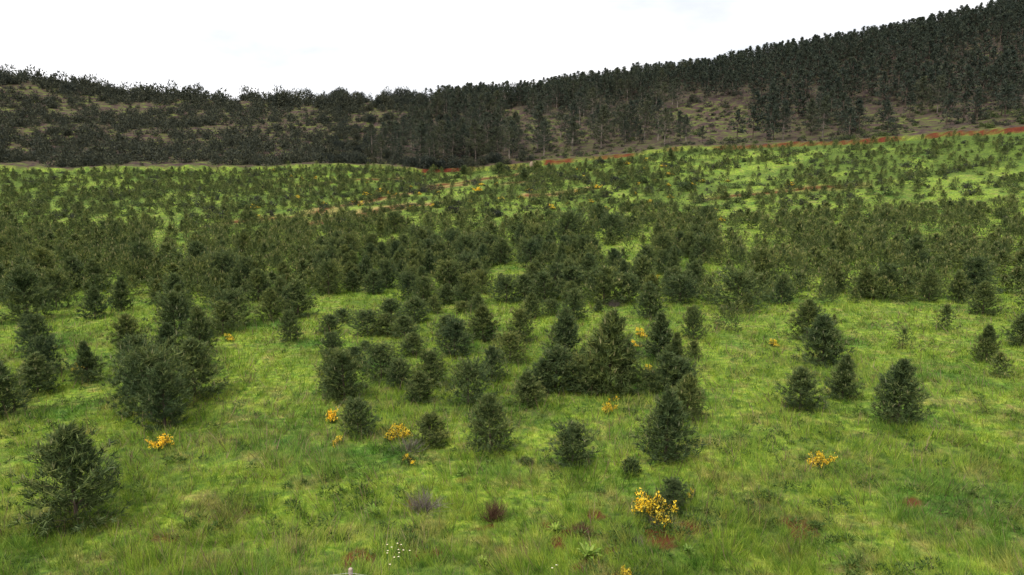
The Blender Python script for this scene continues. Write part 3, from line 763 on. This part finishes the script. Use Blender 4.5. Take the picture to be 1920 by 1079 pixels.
# ---------------------------------------------------------------- dead shrubs
def twigs(seed, n, ratio, m, r=.010):
    rng = np.random.default_rng(seed); T = []
    for _ in range(n):
        a = rng.random() * 6.28; el = R(15 + 65 * rng.random()); Lb = .55 + .45 * rng.random()
        d = np.array([math.cos(a) * math.cos(el) * ratio * .5, math.sin(a) * math.cos(el) * ratio * .5, math.sin(el)])
        p = np.array([rng.normal() * .08 * ratio, rng.normal() * .08 * ratio, 0]); P = [p]
        for s in range(4):
            P.append(P[-1] + d * Lb / 4 + rng.normal(size=3) * .035)
        T.append(tube(P, [r, r * .8, r * .6, r * .45, r * .3], 3))
    T = np.concatenate(T); T[..., 2] = np.maximum(T[..., 2], -.05); return soup("dead_twigs_mesh", T, m)
DG, DB = twigs(601, 190, 1.9, M_twig), twigs(602, 260, 1.15, M_twigb, .009)
for px, py, hp, wp, me, lab in [(795, 958, 44, 82, DG, "tangle of dead grey twigs in the lower left grass"), (770, 846, 26, 62, DG, "dead grey twig tangle under the bright yellow broom"),
                                (928, 976, 48, 52, DB, "upright dead brown bush in the grass near the bottom centre"), (1090, 1003, 26, 52, DB, "low dead brown bush left of the largest broom"),
                                (1238, 985, 24, 60, DG, "grey dead twigs under the largest yellow broom"), (1150, 575, 14, 34, DG, "pale bare twigs at the foot of the large round pine"),
                                (1190, 1022, 18, 44, DG, "flat dead grey twig patch below the largest broom, near the bottom")]:
    gx, gy = unproject(px, py, H); r_ = 1.9 if me is DG else 1.15
    link("dead_shrub", me, None, (gx, gy, float(H(gx, gy)) - .02), rs.random() * 6.28, (wp * gy / FPX / r_ * 1.4, wp * gy / FPX / r_ * 1.4, hp * gy / FPX * 1.15), label=lab, category='dead shrub', group='dead shrubs in the grass')

# ---------------------------------------------------------------- broad leafy plants
def leafy(seed, n, up):
    rng = np.random.default_rng(seed); T = []
    for _ in range(n):
        a = rng.random() * 6.28; el = R(up + 35 * rng.random()); L_ = .35 + .3 * rng.random(); W_ = .10 + .05 * rng.random()
        d = np.array([math.cos(a) * math.cos(el), math.sin(a) * math.cos(el), math.sin(el)]); s = np.array([-math.sin(a), math.cos(a), 0]); dn = np.array([0, 0, -.12])
        p0 = d * .04; p1 = d * L_ * .35; p2 = d * L_ * .7 + dn * .3; p3 = d * L_ + dn
        q = [p0, p1 - s * W_ * .5, p1 + s * W_ * .5, p2 - s * W_ * .42, p2 + s * W_ * .42, p3]
        for i, j, k in ((0, 1, 2), (1, 3, 2), (2, 3, 4), (3, 5, 4)): T.append([q[i], q[j], q[k]])
    return soup("leaf_rosette_mesh", np.array(T), M_leafy)
LF = leafy(701, 30, 15)
for px, py, wp, lab in [(1103, 1050, 52, "pale broad-leaved plant in the grass at the bottom right of centre"), (700, 968, 34, "green leafy rosette left of the dead grey twigs"),
                        (905, 1060, 24, "small leafy rosette in the grass at the bottom centre"), (1040, 1000, 30, "leafy green weed beside the red soil right of the brown bush"),
                        (865, 893, 22, "dark leafy weed left of the open foreground pine pair"), (1290, 1040, 28, "leafy weed at the right edge near the bottom")]:
    gx, gy = unproject(px, py, H); k = wp * gy / FPX / 1.0
    link("leafy_plant", LF, None, (gx, gy, float(H(gx, gy)) + .05), rs.random() * 6.28, (k * 1.1, k * 1.1, k * 1.6), label=lab, category='leafy plant', group='broad-leaved plants in the grass')

# ---------------------------------------------------------------- white daisies
def disc(r, z, n=10, petals=False):
    P = [(math.cos(6.2832 * k / n) * r * (1 if not petals or k % 2 == 0 else .62), math.sin(6.2832 * k / n) * r * (1 if not petals or k % 2 == 0 else .62), z + (.006 if petals else 0)) for k in range(n)]
    return np.array([[(0, 0, z), P[k], P[(k + 1) % n]] for k in range(n)])
dst = soup("daisy_stem_mesh", tube([(0, 0, -.03), (.01, 0, .16), (0, .01, .30)], [.004, .004, .003], 5), M_stem)
dhd = soup("daisy_petals_mesh", disc(.017, .30, 20, True), M_white); dey = soup("daisy_eye_mesh", disc(.010, .304), M_eye)
DS = [(727, 1031), (735, 1036), (746, 1029), (753, 1031), (748, 1041), (757, 1042), (749, 1047), (740, 1056), (748, 1055), (769, 1043), (732, 1070), (727, 1048), (728, 1043), (1043, 1072), (1035, 1078)]
for i, (px, py) in enumerate(DS):
    gx, gy = unproject(px, py + 22, H)
    lab = ("white daisy, %s from the top of the loose daisy cluster at the bottom left" % nth(sorted(range(13), key=lambda q: DS[q][1]).index(i))) if i < 13 else ("white daisy in the grass at the bottom, %s of a close pair" % ('the upper' if i == 13 else 'the lower'))
    t = link("daisy", None, None, (gx, gy, float(H(gx, gy))), rs.random() * 6, 1.15, label=lab, category='daisy', group='white daisies in the grass')
    link("stem", dst, t); link("petals", dhd, t); link("flower_centre", dey, t)

# ---------------------------------------------------------------- pale rocks by the bank
for i, (px, py, wp, lab) in enumerate([(997, 312, 7, "pale upright rock at the red bank, the left of two"), (1004, 311, 6, "pale rock at the red bank, the right of two"), ]):
    gx, gy = unproject(px, py, H); r_ = wp * gy / FPX * .6
    b = __import__('bmesh').new(); __import__('bmesh').ops.create_icosphere(b, subdivisions=2, radius=r_)
    rg = random.Random(i)
    for v in b.verts: v.co *= .8 + .4 * rg.random(); v.co.z *= (1.5 if i < 2 else .5)
    me = bpy.data.meshes.new("rock_mesh"); b.to_mesh(me); b.free(); me.materials.append(M_rock)
    link("rock", me, None, (gx, gy, float(H(gx, gy)) + r_ * .2), 0, 1, label=lab, category='rock')

# ---------------------------------------------------------------- wire fence at the foot of the field
fz = 10.6
posts = [(-6.3 + 2.95 * i - .0, fz - .10 * abs(i - 1.35)) for i in range(-1, 7)]
u = (657 - 960) / FPX
fence = link("wire_fence", None, None, (-2.4, fz, 1.0), label="pale wooden post and thin wire fence along the bottom edge", category='fence')
fp = []
ptop = CAM_H - math.tan(PITCH + math.atan((1066 - 539.5) / FPX)) * fz
px0 = u * (fz * math.cos(PITCH) + (CAM_H - ptop) * math.sin(PITCH))
for i in range(-2, 4):
    x_ = px0 + 3.1 * i; y_ = fz - (.35 * i if i > 0 else -.05 * i)
    zb = float(H(x_, y_)); fp.append((x_, y_, zb))
for i, (x_, y_, zb) in enumerate(fp):
    top = ptop if i == 2 else ptop - (.10 if i > 2 else .16) * abs(i - 2)
    b = np.concatenate([tube([(x_, y_, zb - .3), (x_ + .01, y_, (zb + top) / 2), (x_, y_, top - .015)], [.040, .037, .036], 10),
                        tube([(x_, y_, top - .015), (x_, y_, top)], [.036, .028], 10), disc(.028, top, 10) + np.array([x_, y_, 0])])
    link("post", soup("post_mesh", b - np.array([-2.4, fz, 1.0]), M_wood), fence); fp[i] = (x_, y_, top)
for lv in (.06, .40, .72):
    T = []
    for (x0, y0, t0), (x1, y1, t1) in zip(fp[:-1], fp[1:]):
        P = [(x0 + (x1 - x0) * s, y0 + (y1 - y0) * s - .038, t0 + (t1 - t0) * s - lv - .05 * 4 * s * (1 - s)) for s in np.linspace(0, 1, 9)]
        T.append(tube(P, [.0022] * 9, 4))
    link("wire", soup("wire_mesh", np.concatenate(T) - np.array([-2.4, fz, 1.0]), M_wire), fence)

# ---------------------------------------------------------------- grass
def blades(n, d0, d1, seed, hmin, hmax, wid, keepfn=None, lean=.45, pw=1.0):
    rng = np.random.default_rng(seed)
    d = np.exp(rng.random(n) * (math.log(d1) - math.log(d0)) + math.log(d0)); t = (rng.random(n) * 2 - 1) * .80
    # tufted: pull blades towards tuft centres
    x = t * d; y = d
    cs = .30 * (1 + d / 50); cx = (np.floor(x / cs) + .5 + (_hash(np.floor(x / cs), np.floor(y / cs), 5) - .5)) * cs; cy = (np.floor(y / cs) + .5 + (_hash(np.floor(x / cs), np.floor(y / cs), 6) - .5)) * cs
    k = rng.random(n) * .45; x = x * (1 - k) + cx * k; y = y * (1 - k) + cy * k
    if keepfn is not None:
        m = rng.random(n) < keepfn(x, y); x, y, cx, cy, cs = x[m], y[m], cx[m], cy[m], cs[m]; n = len(x)
    d = y; z = H(x, y) - .02
    tall_ = .25 + 1.5 * fbm(x / 1.1, y / 1.1, 91, 3)
    L_ = (hmin + (hmax - hmin) * rng.random(n)) * tall_ * (1 + d / 500) * (.45 + 1.0 * _hash(np.floor(x / cs), np.floor(y / cs), 9))
    wd = np.maximum(wid, .62 * np.minimum(d, 70) / 694) * (.7 + .6 * rng.random(n))
    wa = fbm(x / 4, y / 4, 92, 2) * 9
    D = np.stack([(x - cx) / .22 * .42 + np.cos(wa) * .30, (y - cy) / .22 * .42 + np.sin(wa) * .30, np.ones(n)], -1); D = unit(np.clip(D, -1.2, 1.2) + rng.normal(size=(n, 3)) * lean * np.array([1, 1, .2]))
    D[:, 2] = np.abs(D[:, 2])
    P = np.stack([x, y, z], -1); s = rng.random(n) * 6.283; S3 = np.stack([np.cos(s), np.sin(s) * .6, np.zeros(n)], -1)
    T = np.empty((n, 3, 3), np.float32); T[:, 0] = P - S3 * wd[:, None] * .5; T[:, 1] = P + S3 * wd[:, None] * .5; T[:, 2] = P + D * L_[:, None]
    return T
def keep_g(x, y):
    hill, soil, lush, dry, floor = masks(x, y)
    return (1 - soil * .75) * (1 - hill * 1.0) * (1 - dry * .5) * (1 - .75 * sstep(60, 115, y))
g = blades(620000, 8.5, 175, 11, .16, .36, .014, keep_g)
link("grass", soup("grass_mesh", g, M_blade), None, kind='stuff', label="tufted bright green meadow grass covering the whole field", category='grass')
def keep_d(x, y):
    return sstep(.50, .68, fbm(x / 1.6, y / 1.6, 95, 3)) * .9
g = np.concatenate([blades(130000, 8.5, 60, 12, .12, .30, .009, keep_d, .8), blades(9000, 8.5, 45, 13, .40, .62, .007, None, .35)])
link("dry_grass", soup("dry_grass_mesh", g, M_dryblade), None, kind='stuff', label="brown dry stems and dead weeds scattered through the green grass", category='dry grass')

# low broad-leaved weeds nobody could count
rg = np.random.default_rng(21); nW = 3400
d = np.exp(rg.random(nW) * (math.log(60) - math.log(8.5)) + math.log(8.5)); wx = (rg.random(nW) * 2 - 1) * .8 * d; wy = d
m = rg.random(nW) < sstep(.42, .62, fbm(wx / 2.2, wy / 2.2, 97, 3)) * (1 - masks(wx, wy)[0]); wx, wy = wx[m], wy[m]
base = np.stack([wx, wy, H(wx, wy) + .03], -1); C = np.repeat(base, 34, 0); n = len(C); rad_ = np.repeat(.10 + .16 * rg.random(len(base)), 34)
q = unit(rg.normal(size=(n, 3)) + np.array([0, 0, .5])); q[:, 2] = np.abs(q[:, 2]) * .9
link("weeds", soup("weeds_mesh", needles(C + q * rad_[:, None] * .7, unit(q + rg.normal(size=(n, 3)) * .5), .08 + .06 * rg.random(n), .022 + .016 * rg.random(n), rg), M_weed), None, kind='stuff', label="low dark green weeds growing in clumps among the grass", category='weeds')
